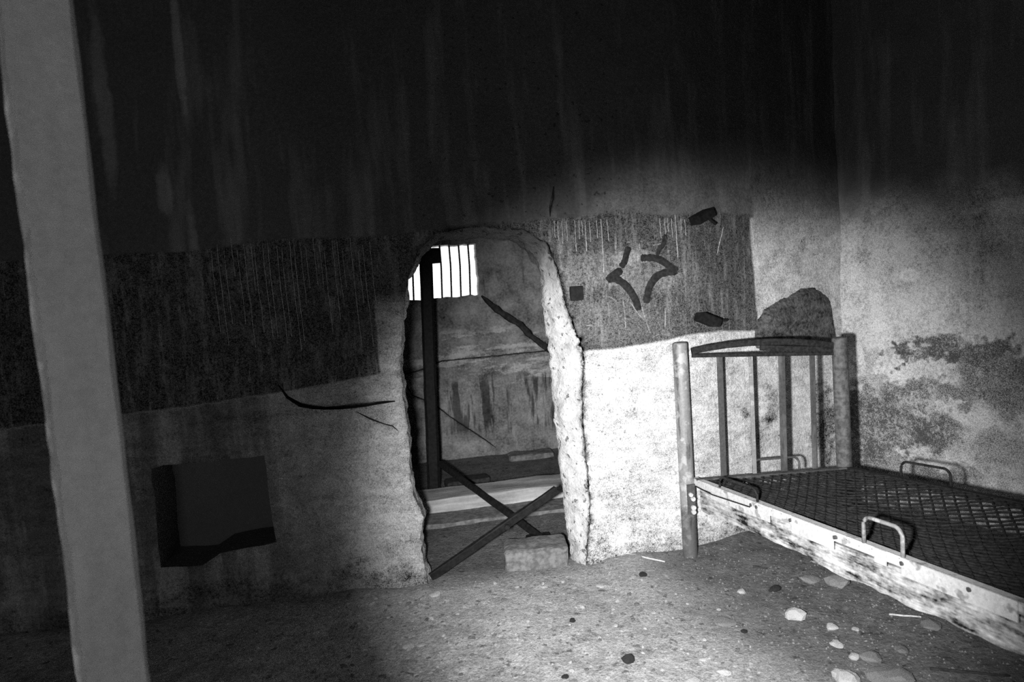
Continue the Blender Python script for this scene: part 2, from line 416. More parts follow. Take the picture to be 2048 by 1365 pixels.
for i in range(len(fr) - 1):
    k = max(2, int((fr[i + 1] - fr[i]).length / .025))
    for j in range(k):
        t = j / k; a = fr[i].lerp(fr[i + 1], t); b = bk[i].lerp(bk[i + 1], t)
        if j:
            jx = noise.noise(Vector((a.x * 25, a.z * 25, 2))) * .012 + random.uniform(-.004, .004); a.x += jx; a.z += jx * .4
            jx = noise.noise(Vector((a.x * 22, a.z * 22, 7))) * .012 + random.uniform(-.004, .004); b.x += jx; b.z += jx * .4
        fr2.append(a); bk2.append(b)
fr2.append(fr[-1]); bk2.append(bk[-1])

door2d = [Vector((p.x, p.z)) for p in fr2]
def wall2(pts): return [Vector((on_wall(*p).x, on_wall(*p).z)) for p in pts]
niche2d = refine(wall2([(303, 938), (330, 930), (420, 926), (528, 912), (534, 960), (544, 1040), (552, 1086), (500, 1096), (440, 1108), (405, 1132), (322, 1136), (313, 1040)]), .06, .008)
crackA = strip(wall2([(556, 770), (575, 795), (600, 810), (650, 817), (705, 813), (760, 806), (790, 803)]), .022)
crackB = strip(wall2([(712, 824), (740, 838), (765, 848), (785, 853), (798, 864)]), .008)
crackC = strip(wall2([(1108, 372), (1106, 395), (1101, 415), (1100, 434)]), .018)
crackD = strip(wall2([(1166, 800), (1160, 835), (1170, 880), (1172, 930), (1180, 985), (1181, 1010)][:1] + [(1192, 850), (1198, 905), (1203, 965)]), .004)
outer = refine([(-2.95, -.12), (CORNER.x + .02, -.12), (CORNER.x + .02, HZ), (-2.95, HZ)], .06)
holes = [door2d, niche2d, crackA, crackB, crackC]
v2, tris, loops = plate(outer, holes, .042)
def face_y(x, z):
    d = fbm((x, 0, z), 1.7, 4) * .016 + fbm((x, 5, z), 7, 3) * .006
    return wall_y(x) + d
V = [Vector((p.x, face_y(p.x, p.y), p.y)) for p in v2]; F = [tuple(t) for t in tris]
nf = len(F)
def recess(loop, depth):             # pocket in the wall behind a hole in its face
    global V, F
    prev = list(loop); n = len(loop)
    for s in range(1, 4):
        cur = []
        for i in loop: p = V[i]; cur.append(len(V)); V.append(Vector((p.x, p.y + depth * s / 3, p.z)))
        for i in range(n): F.append((prev[i], prev[(i + 1) % n], cur[(i + 1) % n], cur[i]))
        prev = cur
    F.append(tuple(prev))
niche_from = len(F); recess(loops[1], .30); crack_from = len(F)
for lp, dp in zip(loops[2:], (.10, .04, .05)): recess(lp, dp)
# reveal of the doorway: rough surface from the front edge to the back edge
crack_to = len(F)
dl = loops[0]; prev = list(dl); nd = len(dl); RS = 9; jamb_from = len(F)
for s in range(1, RS + 1):
    cur = []; t = s / RS
    for i in range(nd):
        p = V[dl[i]].lerp(bk2[i], t)
        if s < RS:
            w = noise.noise_vector(Vector((p.x * 14, p.y * 14, p.z * 14))) * .022 + noise.noise_vector(p * 34) * .01
            p = p + w
            side = 1 if i > nd * .5 else -1
            p.x += side * -.02 * math.sin(math.pi * t)
        cur.append(len(V)); V.append(p)
    for i in range(nd - 1): F.append((prev[i], prev[i + 1], cur[i + 1], cur[i]))
    prev = cur
cur = []
for i in range(nd):                   # behind the splayed arris the wall runs straight back
    p = bk2[i]; k = (BACKY - p.y) / .2; far = Vector((p.x + .05 * k * (1 if i > nd * .6 else 0), BACKY, p.z + .03 * k * (p.z > 1.6))); bk2[i] = far; cur.append(len(V)); V.append(far)
for i in range(nd - 1): F.append((prev[i], prev[i + 1], cur[i + 1], cur[i]))
jamb_to = len(F)
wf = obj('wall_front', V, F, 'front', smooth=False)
wf.data.materials.append(M['jamb']); wf.data.materials.append(M['rock']); wf.data.materials.append(M['soot_shade'])
for i in range(niche_from, crack_to): wf.data.polygons[i].material_index = 3 if i < crack_from else 2
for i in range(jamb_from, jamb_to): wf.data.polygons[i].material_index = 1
for i in range(len(F)):
    wf.data.polygons[i].use_smooth = not (niche_from <= i < crack_to)
tag(wf, 'pale plaster wall with a dark painted band and broken doorway', kind='structure')
# back face of the front wall, towards the inner room
v2, tris, _ = plate(refine([(-1.2, -.12), (2.35, -.12), (2.35, HZ), (-1.2, HZ)], .3), [[Vector((p.x, p.z)) for p in bk2]], .25)
tag(obj('wall_front_reverse', [(p.x, BACKY, p.y) for p in v2], [t[::-1] for t in tris], 'inner', wf), None)

# dark bare patch of rock where plaster fell away above the bed head
mp = [(1513, 640), (1530, 615), (1548, 603), (1572, 592), (1598, 574), (1618, 572), (1640, 580), (1655, 592), (1665, 615), (1671, 650), (1676, 692), (1640, 700), (1580, 700), (1508, 700), (1508, 660)]
v2, tris, lps = plate(refine(wall2(mp), .03, .012), [], .028)
V, F = [], [tuple(t) for t in tris]; po = refine(wall2(mp), .03, 0)
def edge_d(p): return min((p - q).length for q in po)
for p in v2:
    e = min(1, edge_d(p) / .05); V.append(Vector((p.x, face_y(p.x, p.y) + .012 - e * (.045 + .012 * fbm((p.x, 1, p.y * 1.7), 9, 4)), p.y)))
tag(obj('bare_patch', V, F, 'rock', wf, smooth=True), 'dark bare stone where the plaster has fallen')

# paint runs on the band: thin raised trickles of white paint
V, F = [], []
Z3 = lambda a, b: (1100 + a / 4.875, 420 + b / 4.875)
runs = [(38, 105, 270), (72, 110, 305), (110, 110, 330), (155, 110, 305), (235, 105, 405), (275, 110, 285), (305, 105, 250), (335, 100, 405), (378, 110, 315), (448, 100, 275), (490, 90, 610), (553, 95, 300),
        (1070, 85, 275), (1115, 85, 300), (1145, 80, 215), (1180, 85, 270), (1215, 50, 465), (1270, 90, 200), (1308, 95, 250)]
def run(pts, w):
    q = []
    for i in range(len(pts) - 1):
        a, b = Vector(pts[i]), Vector(pts[i + 1]); k = 6
        q += [a.lerp(b, j / k) for j in range(k)]
    q.append(Vector(pts[-1])); path = []
    for p in q:
        P = on_wall(p.x + noise.noise(Vector((p.x, p.y * .12, 0))) * 1.0, p.y); path.append(Vector((P.x, face_y(P.x, P.z) - .001, P.z)))
    tube(path, [w * (0.7 + .5 * noise.random()) for _ in path], 5, V=V, F=F)
for x, a, b in runs:
    p, q = Z3(x, a), Z3(x + (b - a) * .07, b); run([p, ((p[0] + q[0]) / 2, (p[1] + q[1]) / 2), q], .0030 if b - a > 300 else .0022)
run([Z3(1690, 170), Z3(1660, 300), Z3(1630, 440)], .0028)
tag(obj('paint_runs', V, F, 'paint', wf), 'thin white paint trickles below the top of the dark band', kind='stuff')
V, F = [], []
for k in range(26):
    x = 425 + k * 12.5 + random.uniform(-4, 4); a = 478 + random.uniform(-8, 25); b = a + random.uniform(60, 230); run([(x, a), (x + (b - a) * .05, (a + b) / 2), (x + (b - a) * .11, b)], .0014)
tag(obj('paint_runs', V, F, 'paint', wf), 'faint white trickles on the dark band left of the doorway', kind='stuff')
# white scrawl patches and black star graffiti: brush strokes with a little thickness
def stroke(pts, w, m, name, label, lift=.003):
    V, F = [], []; q = []
    for i in range(len(pts) - 1):
        a, b = Vector(pts[i]), Vector(pts[i + 1]); q += [a.lerp(b, j / 5) for j in range(5)]
    q.append(Vector(pts[-1])); k = len(q)
    sm = [sum((q[max(0, min(k - 1, i + d))] for d in (-2, -1, 0, 1, 2)), Vector((0, 0))) / 5 for i in range(k)]; sm[0], sm[-1] = q[0], q[-1]
    for i, p in enumerate(sm):
        d = sm[min(i + 1, k - 1)] - sm[max(i - 1, 0)]; nn = Vector((-d.y, d.x)).normalized(); e = w * (1 + .22 * noise.noise(Vector((i * .6, w, 3)))) * (.6 if i in (0, k - 1) else 1)
        for s_, dl_ in ((-1, .004), (-.8, -lift), (.8, -lift), (1, .004)):
            P = on_wall(*(p + nn * (e * s_))); V.append(Vector((P.x, face_y(P.x, P.z) + dl_, P.z)))
    for i in range(k - 1):
        for j in range(3): F.append((i * 4 + j, i * 4 + j + 1, i * 4 + j + 5, i * 4 + j + 4))
    return tag(obj(name, V, F, m, wf, smooth=True), label)
G = 'black sprayed line of the star graffiti'
SW = 1.25
stroke([Z3(770, 360), Z3(745, 430), Z3(735, 500), Z3(690, 560)], 5.6 * SW, 'black', 'graffiti_stroke', G)
stroke([Z3(700, 585), Z3(640, 625), Z3(595, 660), Z3(560, 695)], 7.2 * SW, 'black', 'graffiti_stroke', G)
stroke([Z3(590, 670), Z3(660, 675), Z3(735, 725), Z3(795, 800), Z3(840, 880), Z3(870, 980)], 6.6 * SW, 'black', 'graffiti_stroke', G)
stroke([Z3(885, 470), Z3(960, 465), Z3(1050, 470), Z3(1120, 510), Z3(1190, 565), Z3(1240, 600)], 6.4 * SW, 'black', 'graffiti_stroke', G)
stroke([Z3(1240, 600), Z3(1130, 610), Z3(1050, 640), Z3(990, 720), Z3(960, 800), Z3(945, 910)], 6.6 * SW, 'black', 'graffiti_stroke', G)
stroke([Z3(1050, 440), Z3(1070, 380), Z3(1110, 340), Z3(1125, 240)], 4.0 * SW, 'black', 'graffiti_stroke', G)
for pts, w in (([(640, 290), (645, 340), (640, 390)], 3.2), ([(630, 410), (690, 412), (745, 410)], 3.6), ([(755, 408), (820, 406)], 2.2), ([(750, 315), (800, 312)], 2.2), ([(1005, 345), (1080, 330)], 2.4), ([(900, 410), (980, 408)], 2.0),
               ([(870, 330), (880, 390)], 4.0), ([(1370, 735), (1440, 733)], 1.2), ([(1510, 718), (1590, 714)], 1.2), ([(520, 845), (590, 845), (640, 880)], 1.6), ([(715, 860), (735, 1000), (740, 1170)], 2.0), ([(790, 900), (850, 1000), (930, 1080)], 2.0),
               ([(885, 900), (930, 1050), (980, 1200)], 2.2), ([(575, 930), (580, 1060)], 1.8), ([(1130, 960), (1125, 1150)], 2.2), ([(345, 1130), (420, 1125)], 1.6), ([(1000, 1245), (1090, 1205)], 2.2)):
    stroke([Z3(*p) for p in pts], w * .62, 'scratch', 'scratch_mark', 'pale scratch on the dark band', .002)
# graffiti letters scratched by the door
# ------------------------------------------------------------------ right wall
V, F = [], []; LU = 3.0; nu, nv = 72, 70
for j in range(nv + 1):
    for i in range(nu + 1):
        u, z = -.02 + LU * i / nu, -.1 + (HZ + .1) * j / nv; p = CORNER + RDIR * u
        d = fbm((p.x, p.y, z), 1.5, 4) * .03 + fbm((p.x, p.y + 4, z), 7, 3) * .008
        d *= min(1, u / .25 + .1); V.append(Vector((p.x, p.y, z)) + RNRM * d)
for j in range(nv):
    for i in range(nu): a = j * (nu + 1) + i; F.append((a, a + nu + 1, a + nu + 2, a + 1))
tag(obj('wall_right', V, F, 'right', smooth=True), 'stained pale plaster wall behind the bed on the right', kind='structure')
END = CORNER + RDIR * LU

# ------------------------------------------------------------------ rest of the room shell
def sheet(name, pts, m, label=None, parent=None):
    o = obj(name, pts, [tuple(range(len(pts)))], m, parent); o['kind'] = 'structure'
    if label: o['label'] = label
    return o
sheet('wall_left', [(-2.9, -1.8, -.1), (-2.9, WY + .1, -.1), (-2.9, WY + .1, HZ), (-2.9, -1.8, HZ)], 'soot_shade', 'sooty plaster wall on the dark left side')
sheet('wall_right_return', [(END.x, END.y, -.1), (END.x, -1.8, -.1), (END.x, -1.8, HZ), (END.x, END.y, HZ)], 'soot_shade', 'sooty wall towards the added rear opening')
# wall behind the viewer with an unseen opening added for ambient daylight
rear = sheet('wall_rear', [(-2.9, -1.8, -.1), (-2.3, -1.8, -.1), (-2.3, -1.8, 2.1), (-.7, -1.8, 2.1), (-.7, -1.8, -.1), (END.x, -1.8, -.1), (END.x, -1.8, HZ), (-2.9, -1.8, HZ)], 'soot_shade', 'sooty rear wall with an added opening that lets in fill light')
V, F = [], []; n = 40
for j in range(n + 1):
    for i in range(n + 1):
        x, y = -2.9 + (END.x + 2.9) * i / n, -1.8 + 6.1 * j / n; V.append((x, y, HZ + fbm((x, y, 2), 1.4, 3) * .03 - .02))
for j in range(n):
    for i in range(n): a = j * (n + 1) + i; F.append((a, a + n + 1, a + n + 2, a + 1))
tag(obj('ceiling', V, F, 'soot_shade', smooth=True), 'sooty dark ceiling', kind='structure')

# inner room seen through the doorway
def in2(pts): return [Vector((on_y(a, b, BY).x, on_y(a, b, BY).z)) for a, b in pts]
wr = on_y(957, 540, BY).x; wl = wr - .80; wzb = on_y(905, 596, BY).z; wzt = on_y(915, 488, BY).z
win2d = refine([(wl, wzb), (wr, wzb + .01), (wr, wzt), (wl, wzt)], .04, .012)
crk = strip(in2([(963, 592), (985, 612), (1012, 632), (1042, 650), (1064, 674), (1095, 696), (1120, 722)]), .062, .25)
crk2 = strip(in2([(800, 752), (842, 740), (885, 722), (960, 715), (1030, 708), (1100, 702), (1140, 700)]), .012)
crk3 = strip(in2([(806, 760), (825, 790), (870, 808), (905, 835), (950, 865), (990, 893)]), .011)
v2, tris, loops = plate(refine([(-1.2, -.1), (2.35, -.1), (2.35, HZ), (-1.2, HZ)], .1), [win2d, crk, crk2, crk3], .055)
def in_y(x, z): return BY + fbm((x, 3, z), 2.0, 4) * .03 + fbm((x, 8, z), 8, 3) * .012 - (.05 if z < .80 + .04 * noise.noise(Vector((x * 5, 1, 1))) else 0)
V = [Vector((p.x, in_y(p.x, p.y), p.y)) for p in v2]; F = [tuple(t) for t in tris]
crack_from = len(F)
for lp, dp in zip(loops[1:], (.16, .05, .05)): recess(lp, dp)
crack_to = len(F)
prev = loops[0]; n = len(prev)
for s in (1, 2):
    cur = []
    for i in loops[0]: p = V[i]; cur.append(len(V)); V.append(Vector((p.x, BY + .3 * s / 2, p.z)))
    for i in range(n): F.append((prev[i], prev[(i + 1) % n], cur[(i + 1) % n], cur[i]))
    prev = cur
wi = tag(obj('wall_inner', V, F, 'inner', smooth=True), 'eroded cracked wall of the inner room with a barred window', kind='structure')
wi.data.materials.append(M['darkstone'])
for i in range(crack_from, crack_to): wi.data.polygons[i].material_index = 1
sheet('wall_inner_left', [(-1.2, BACKY, -.1), (-1.2, BY, -.1), (-1.2, BY, HZ), (-1.2, BACKY, HZ)], 'inner', 'side wall of the inner room')
sheet('wall_inner_right', [(2.35, BACKY, -.1), (2.35, BY, -.1), (2.35, BY, HZ), (2.35, BACKY, HZ)], 'inner', 'far side wall of the inner room')
sheet('ceiling_inner', [(-1.2, BACKY - .3, HZ - .02), (2.35, BACKY - .3, HZ - .02), (2.35, BY, HZ - .02), (-1.2, BY, HZ - .02)], 'soot_shade', 'dark ceiling of the inner room')
# barred window
w1 = empty('window_1', ((wl + wr) / 2, BY + .1, wzb)); tag(w1, 'bright barred window in the inner room', kind='structure')
bw = None
for k in range(1, 9):
    x = wr - .0905 * k + .012
    V, F = tube([Vector((x - .012, 0, -.05)), Vector((x + .004, 0, .3)), Vector((x + .003, 0, wzt - wzb + .06))], .0095, 7)
    V = [Vector((v.x - (wl + wr) / 2, v.y, v.z)) for v in V]
    obj('bar', V, F, 'iron', w1)

# ------------------------------------------------------------------ things in and beyond the doorway
def yb(px, py, Y): return on_y(px, py, Y)
pb = on_z(868, 988); PY = pb.y
t0, b0 = yb(851, 503, PY), pb
th = empty('prop_post', (pb.x, PY, 0)); tag(th, 'black upright prop post in front of the barred window', 'post')
V, F = bar(Vector((0, 0, -.01)), t0 - pb + Vector((0, 0, .0)), .115, .10, Vector((0, 1, 0)), .006, 14); obj('shaft', V, F, 'iron', th)
c = yb(858, 514, PY) - pb; V, F = block(c + Vector((-.10, -.06, -.055)), Vector((.19, 0, 0)), Vector((0, .12, 0)), Vector((0, 0, .12)), 4, .006, 3, .006); obj('head_block', V, F, 'iron', th)

p, q = on_z(1080, 1078), yb(880, 928, PY - .09)
th = empty('diagonal_brace', p); V, F = bar(Vector((0, 0, .012)), q - p, .044, .03, Vector((.6, -.2, 1)), .004, 10); obj('strut', V, F, 'iron', th)
V, F = block(Vector((-.09, -.05, -.005)), Vector((.16, 0, 0)), Vector((0, .10, 0)), Vector((0, 0, .025)), 4, .004, 2, .004); obj('foot_plate', V, F, 'iron', th)
tag(th, 'black strut leaning from the foot of the prop post down to the floor', 'strut')
p, q = on_z(868, 1158), yb(1113, 980, WY + .22)
th = empty('leaning_bar', p); V, F = bar(Vector((0, 0, .02)) - (q - p).normalized() * .02, q - p, .048, .028, Vector((-.5, -.2, 1)), .004, 10); obj('flat_bar', V, F, 'iron', th)
nn = (q - p); cc = nn * .58
V, F = tube([cc + Vector((0, -.03, 0)), cc + Vector((0, -.012, 0))], .016, 6); obj('bolt', V, F, 'iron', th)
tag(th, 'long black flat bar leaning across the doorway against the right jamb', 'bar')

# timber beam across the inner floor, slab edge, dark plank, threshold block
bl, br = on_z(842, 1040), on_z(1128, 1004)
d = (br - bl); d = Vector((d.x, d.y, 0)); ex = d.normalized() * (d.length + .35); o = Vector((bl.x, bl.y, 0)) - d.normalized() * .12; dep = Vector((-d.y, d.x, 0)).normalized() * .30
V, F = block(o + Vector((0, 0, -.01)), ex, dep, Vector((0, 0, .14)), 12, .008, 4, .008); tag(obj('timber_beam', [v - o for v in V], F, 'beam', loc=o), 'pale weathered timber beam lying across the inner floor', 'beam')
sl = on_z(848, 1068); sr = on_z(1130, 1033)
o = Vector((sl.x - .1, sl.y + .06, 0)); V, F = block(o + Vector((0, 0, -.05)), Vector((1.3, sr.y - sl.y, 0)), Vector((0, bl.y - sl.y - .02, 0)), Vector((0, 0, .085)), 12, .007, 9, .01); tag(obj('stone_step', [v - o for v in V], F, 'slab', loc=o), 'low grey stone step in front of the timber beam', 'step')
o = on_z(885, 985) + Vector((.04, .04, 0)); V, F = block(Vector((0, 0, -.005)), Vector((.36, .04, 0)), Vector((-.02, .16, 0)), Vector((0, 0, .06)), 6, .006, 5, .006); tag(obj('dark_plank', V, F, 'darkstone', loc=o), 'short dark plank behind the timber beam', 'plank')
c1 = on_z(1010, 1146); c2 = on_z(1138, 1133); o = Vector((c1.x, c1.y, 0)); exv = Vector((c2.x - c1.x, c2.y - c1.y, 0))
V, F = block(Vector((0, 0, -.02)), exv, Vector((.03, .22, 0)), Vector((0, 0, .135)), 10, .009, 6, .012); tag(obj('threshold_block', V, F, 'block', loc=o), 'rough concrete block on the threshold against the right jamb', 'block')
o = on_z(1020, 925); V, F = block(Vector((0, 0, -.01)), Vector((.42, 0, 0)), Vector((0, .2, 0)), Vector((0, 0, .06)), 6, .01, 8, .01); tag(obj('rubble_slab', V, F, 'slab', loc=o), 'flat grey slab lying at the foot of the inner wall', 'slab')

# iron pintles and the black plate on the front wall
def pintle(pts, px2, label):
    a, b = (on_wall(*p) for p in pts); off = Vector((0, -.05, 0)); c = (a + b) / 2
    th = empty('hinge_pintle', c); V, F = bar(a - c + off, b - c + off, .050, .10, Vector((0, 0, 1)), .003, 3); obj('strap', V, F, 'iron', th)
    e = on_wall(*px2); V, F = tube([(b - c) * .4 + off, e - c + off], .0085, 7); obj('pin', V, F, 'iron', th)
    tag(th, label, 'hinge')
pintle([(1382, 444), (1410, 428)], (1424, 450), 'black iron hinge pintle at the top edge of the dark band')
pintle([(1393, 633), (1423, 645)], (1446, 640), 'black iron hinge pintle just above the bed head')
c = on_wall(1152.5, 587); V, F = block(c + Vector((-.037, face_y(c.x, c.z) - c.y - .014, -.04)), Vector((.074, 0, 0)), Vector((0, .03, 0)), Vector((0, 0, .08)), 4, .0008, 2, .002)
tag(obj('black_plate', [v - c for v in V], F, 'iron', loc=c), 'small square black plate on the wall beside the doorway', 'plate')

# ------------------------------------------------------------------ timber pillar near the viewer
PYY = 1.3; PROT = math.radians(25)
pt = [on_y(x, y, PYY) for x, y in ((4, 0), (137, 0), (142, 1365), (298, 1365))]
cx = sum(p.x for p in pt) / 4; W = .114; V, F = [], []
prof = [(-.5, -.28), (-.40, -.5), (-.2, -.5), (0, -.5), (.25, -.5), (.44, -.5), (.5, -.43), (.5, 0), (.5, .5), (0, .5), (-.5, .5), (-.5, 0)]
RN = 120; n = len(prof)
for i in range(RN + 1):
    z = -.05 + (HZ + .05) * i / RN
    for j, (a, b) in enumerate(prof):
        e = noise.noise(Vector((a * 3, b * 3, z * 6))) * .003 + (noise.noise(Vector((a * 5, b * 5, z * 22))) * .004 if j in (0, 1) else 0) + (noise.noise(Vector((j, 1, z * 9))) * .002)
        V.append(Vector((a * W + e, b * W + e * .6, z)))
for i in range(RN):
    for j in range(n): F.append((i * n + j, i * n + (j + 1) % n, (i + 1) * n + (j + 1) % n, (i + 1) * n + j))
F.append(tuple(reversed(range(n)))); F.append(tuple(RN * n + j for j in range(n)))
pil = obj('timber_pillar', V, F, 'post', loc=(cx - .02, PYY + .05, 0)); pil.rotation_euler = (0, 0, PROT)
tag(pil, 'worn square timber pillar standing close to the viewer on the left', 'pillar')

# ------------------------------------------------------------------ the bed
BZ = .46
HL = on_z(1384, 956, BZ); HR = on_z(1690, 932, BZ)
FLn = on_z(2048, 1207, BZ); dirL = (FLn - HL).normalized()
FRn = on_z(2048, 990, .535); LEN = 1.93
dirR = (FRn - HR).normalized()
FL = HL + dirL * LEN; FR = HR + dirR * LEN; FR = FR.lerp(FL + (HR - HL), .35)
org = Vector((HL.x, HL.y, 0)); bed = empty('iron_bed', org)
tag(bed, 'old iron bed frame with a bare sagging spring mesh along the right wall', 'bed')
def bo(name, V, F, m, parent=bed, label=None, smooth=False, base=org):
    o = obj(name, [v - base for v in V], F, m, parent, smooth); 
    if label: o['label'] = label
    return o
def lathe_post(base, top, r):
    L = (top - base).length; V, F = [], []
    path = [base.lerp(top, t) for t in (0, .004, .02, .3, .6, .9, 1 - .014 / L, 1 - .006 / L, 1 - .002 / L, 1)]
    rr = [r * .96, r, r, r, r, r, r, r * .97, r * .82, r * .45]
    return tube(path, rr, 20)
lp_b = on_z(1381, 1117); lp_b.z = 0; tL = on_y(1369, 684, lp_b.y)
rp_x, rp_y = HR.x + .0, HR.y + .0; tR = on_y(1684, 674, rp_y)
posts = ((Vector((lp_b.x, lp_b.y, -.005)), Vector((lp_b.x, lp_b.y, tL.z))), (Vector((rp_x, rp_y, -.005)), Vector((rp_x - .01, rp_y, tR.z))))
PR = .041
for a, b in posts:
    V, F = lathe_post(a, b, PR); bo('post', V, F, 'bed' if a is posts[0][0] else 'farpost', smooth=True)
fd = (FR - FL).normalized()
for P in (FL + dirL * .04, FR + dirR * .04):
    V, F = lathe_post(Vector((P.x, P.y, -.005)), Vector((P.x, P.y, .66)), PR); bo('post', V, F, 'bed', smooth=True)
V, F = bar(Vector((FL.x, FL.y, .60)) + dirL * .04, Vector((FR.x, FR.y, .60)) + dirR * .04, .03, .02); bo('foot_rail', V, F, 'bar')
# head: straight rail, arched rail above it, bars
A, B = posts[0][1], posts[1][1]
def head(px, py): # point in the plane of the head
    n = Vector((-(B - A).y, (B - A).x, 0)).normalized(); d = ray(px, py); return CAM + d * ((A - CAM).dot(n) / d.dot(n))
rl, rr_ = head(1384, 712), head(1676, 707)
V, F = bar(rl, rr_, .020, .018); bo('head_rail', V, F, 'rust')
arch = [head(*p) for p in ((1383, 703), (1415, 696), (1455, 690), (1500, 686), (1540, 684), (1590, 684), (1640, 688), (1678, 693))]
V, F = [], []
for i in range(len(arch) - 1): bar(arch[i], arch[i + 1], .036, .022, V=V, F=F)
bo('arch_rail', V, F, 'rust')
V, F = bar(head(1520, 696), head(1676, 700), .03, .012); bo('infill_strip', V, F, 'rust')
for k, (tx, bx, wd) in enumerate(((1439, 1447, .032), (1501, 1509, .022), (1563, 1568, .036), (1624, 1630, .028))):
    t, b = head(tx, 710), head(bx + 1, 958); V, F = bar(b, t, wd, .012, (B - A).normalized()); bo('bar', V, F, 'bar' if k != 1 else 'bed')
# frame: angle-iron rails
up = Vector((0, 0, 1)); inn = (HR - HL).normalized()
def angle_iron(p, q, inward, h=.042, w=.034, t=.006):
    V, F = bar(p + up * (-h / 2), q + up * (-h / 2), h, t); bar(p + inward * (w / 2) + up * -.003, q + inward * (w / 2) + up * -.003, t, w, V=V, F=F); return V, F
V, F = angle_iron(HL, FL, inn); rail = bo('side_rail', V, F, 'rail', label='chipped white side rail')
V, F = angle_iron(HR, FR, -inn); bo('side_rail', V, F, 'rust', label='dark side rail along the wall')
V, F = angle_iron(HL + dirL * .02, HR + dirR * .02, dirL); bo('end_rail', V, F, 'bar')
V, F = angle_iron(FL, FR, -dirL); bo('end_rail', V, F, 'bar')
outw = -inn
def rail_at(px):                      # distance along the near rail of an image column
    lo, hi = 0.0, LEN
    def pxof(s): d = HL + dirL * s - CAM; return 1024 + FPX * d.dot(RGT) / d.dot(FWD)
    for _ in range(40):
        mid = (lo + hi) / 2
        if pxof(mid) < px: lo = mid
        else: hi = mid
    return lo
for a, b, h in ((1424, 1541, .075), (1586, 1669, .080), (1752, 1775, .060), (1806, 2040, .072)):
    s0, s1 = rail_at(a), rail_at(b); P, Q = HL + dirL * s0 + outw * .006, HL + dirL * s1 + outw * .006
    V, F = bar(P + up * (-h / 2), Q + up * (-h / 2), h, .007); bo('rail_plate', V, F, 'rail')
for px in (1505, 1516, 1584, 1673, 1808, 1943):
    s = rail_at(px); c = HL + dirL * s + up * -.022
    V, F = tube([c, c + outw * .014], .009, 8); bo('rivet', V, F, 'bar')
# whitewashed boards under the near rail
def side_board(a, b, top, hgt, seed, tilt=0):
    s0, s1 = rail_at(a), rail_at(b); P = HL + dirL * s0 - outw * .03 + up * -top; L = s1 - s0
    V, F = [], []; n = 24; hs = 6
    for sd, off in ((0, 0), (1, .022)):
        for i in range(n + 1):
            for j in range(hs + 1):
                low = hgt + .02 * noise.noise(Vector((i * .35, seed, 0))) + .006 * noise.random()
                v = P + dirL * (L * i / n) + up * (-low * j / hs - tilt * i / n) - outw * off
                v += outw * .004 * noise.noise(Vector((i * .4, j * .7, seed))); V.append(v)
    w = hs + 1; N2 = (n + 1) * w
    for i in range(n):
        for j in range(hs):
            a_ = i * w + j; F.append((a_, a_ + 1, a_ + w + 1, a_ + w)); F.append((N2 + a_, N2 + a_ + w, N2 + a_ + w + 1, N2 + a_ + 1))
    for i in range(n):
        for e in (0, hs): a_ = i * w + e; F.append((a_, a_ + w, N2 + a_ + w, N2 + a_))
    for e in (0, n):
        for j in range(hs): a_ = e * w + j; F.append((a_, N2 + a_, N2 + a_ + 1, a_ + 1))
    bo('side_board', V, F, 'board', label='patchy whitewashed board under the near rail')
side_board(1388, 1612, .050, .130, 1); side_board(1606, 2060, .066, .130, 2)
fc = Vector((lp_b.x + .004, lp_b.y - PR - .004, 0))
V, F = bar(fc + up * (BZ - .19), fc + up * (BZ - .02), .046, .010, Vector((1, 0, 0))); br_ = bo('bracket', V, F, 'bar')
for dz, w_ in ((.075, .012), (.10, .013), (.15, .014), (.175, .013)):
    c = fc + up * (BZ - dz) + Vector((.006 * (1 if dz > .09 else -1), 0, 0)); V, F = tube([c, c + Vector((0, -.018, 0))], w_, 8); bo('bolt', V, F, 'rail', br_)
V, F = tube([HL + outw * .014 + up * -.035 + dirL * .05, HL + outw * .016 + up * -.045 + dirL * .2, HL + outw * .015 + up * -.032 + dirL * (rail_at(1505))], .0035, 6); bo('wire', V, F, 'rust')
# mattress hoops
def hoop(p, q, h, r=.0065, m='bar', lean=Vector((0, 0, 0))):
    d = q - p; L = d.length; dn = d.normalized(); c = min(.04, h * .8); path = [p]
    path.append(p + up * (h - c) + lean * .6)
    for k in range(1, 6): a = k / 6 * math.pi / 2; path.append(p + lean + dn * (c * (1 - math.cos(a))) + up * (h - c + c * math.sin(a)))
    for k in range(1, 6): a = (1 - k / 6) * math.pi / 2; path.append(q + lean - dn * (c * (1 - math.cos(a))) + up * (h - c + c * math.sin(a)))
    path.append(q + up * (h - c) + lean * .6); path.append(q)
    V, F = tube(path, r, 8); bo('mattress_hoop', V, F, m, smooth=True)
s0, s1 = rail_at(1436), rail_at(1511); hoop(HL + dirL * s0 + inn * .01, HL + dirL * s1 + inn * .01, .062, m='rust')
s0, s1 = rail_at(1728), rail_at(1806); hoop(HL + dirL * s0, HL + dirL * s1, .115, .0085, 'bed')
W_ = (HR - HL).length
hoop(HL.lerp(HR, .40), HL.lerp(HR, .70), .075, m='bar')
def far_at(px):
    best = min(range(400), key=lambda k: abs(1024 + FPX * ((HR.lerp(FR, k / 400) - CAM).dot(RGT)) / ((HR.lerp(FR, k / 400) - CAM).dot(FWD)) - px)); return best / 400
hoop(HR.lerp(FR, far_at(1802)), HR.lerp(FR, far_at(1902)), .085, m='rust')
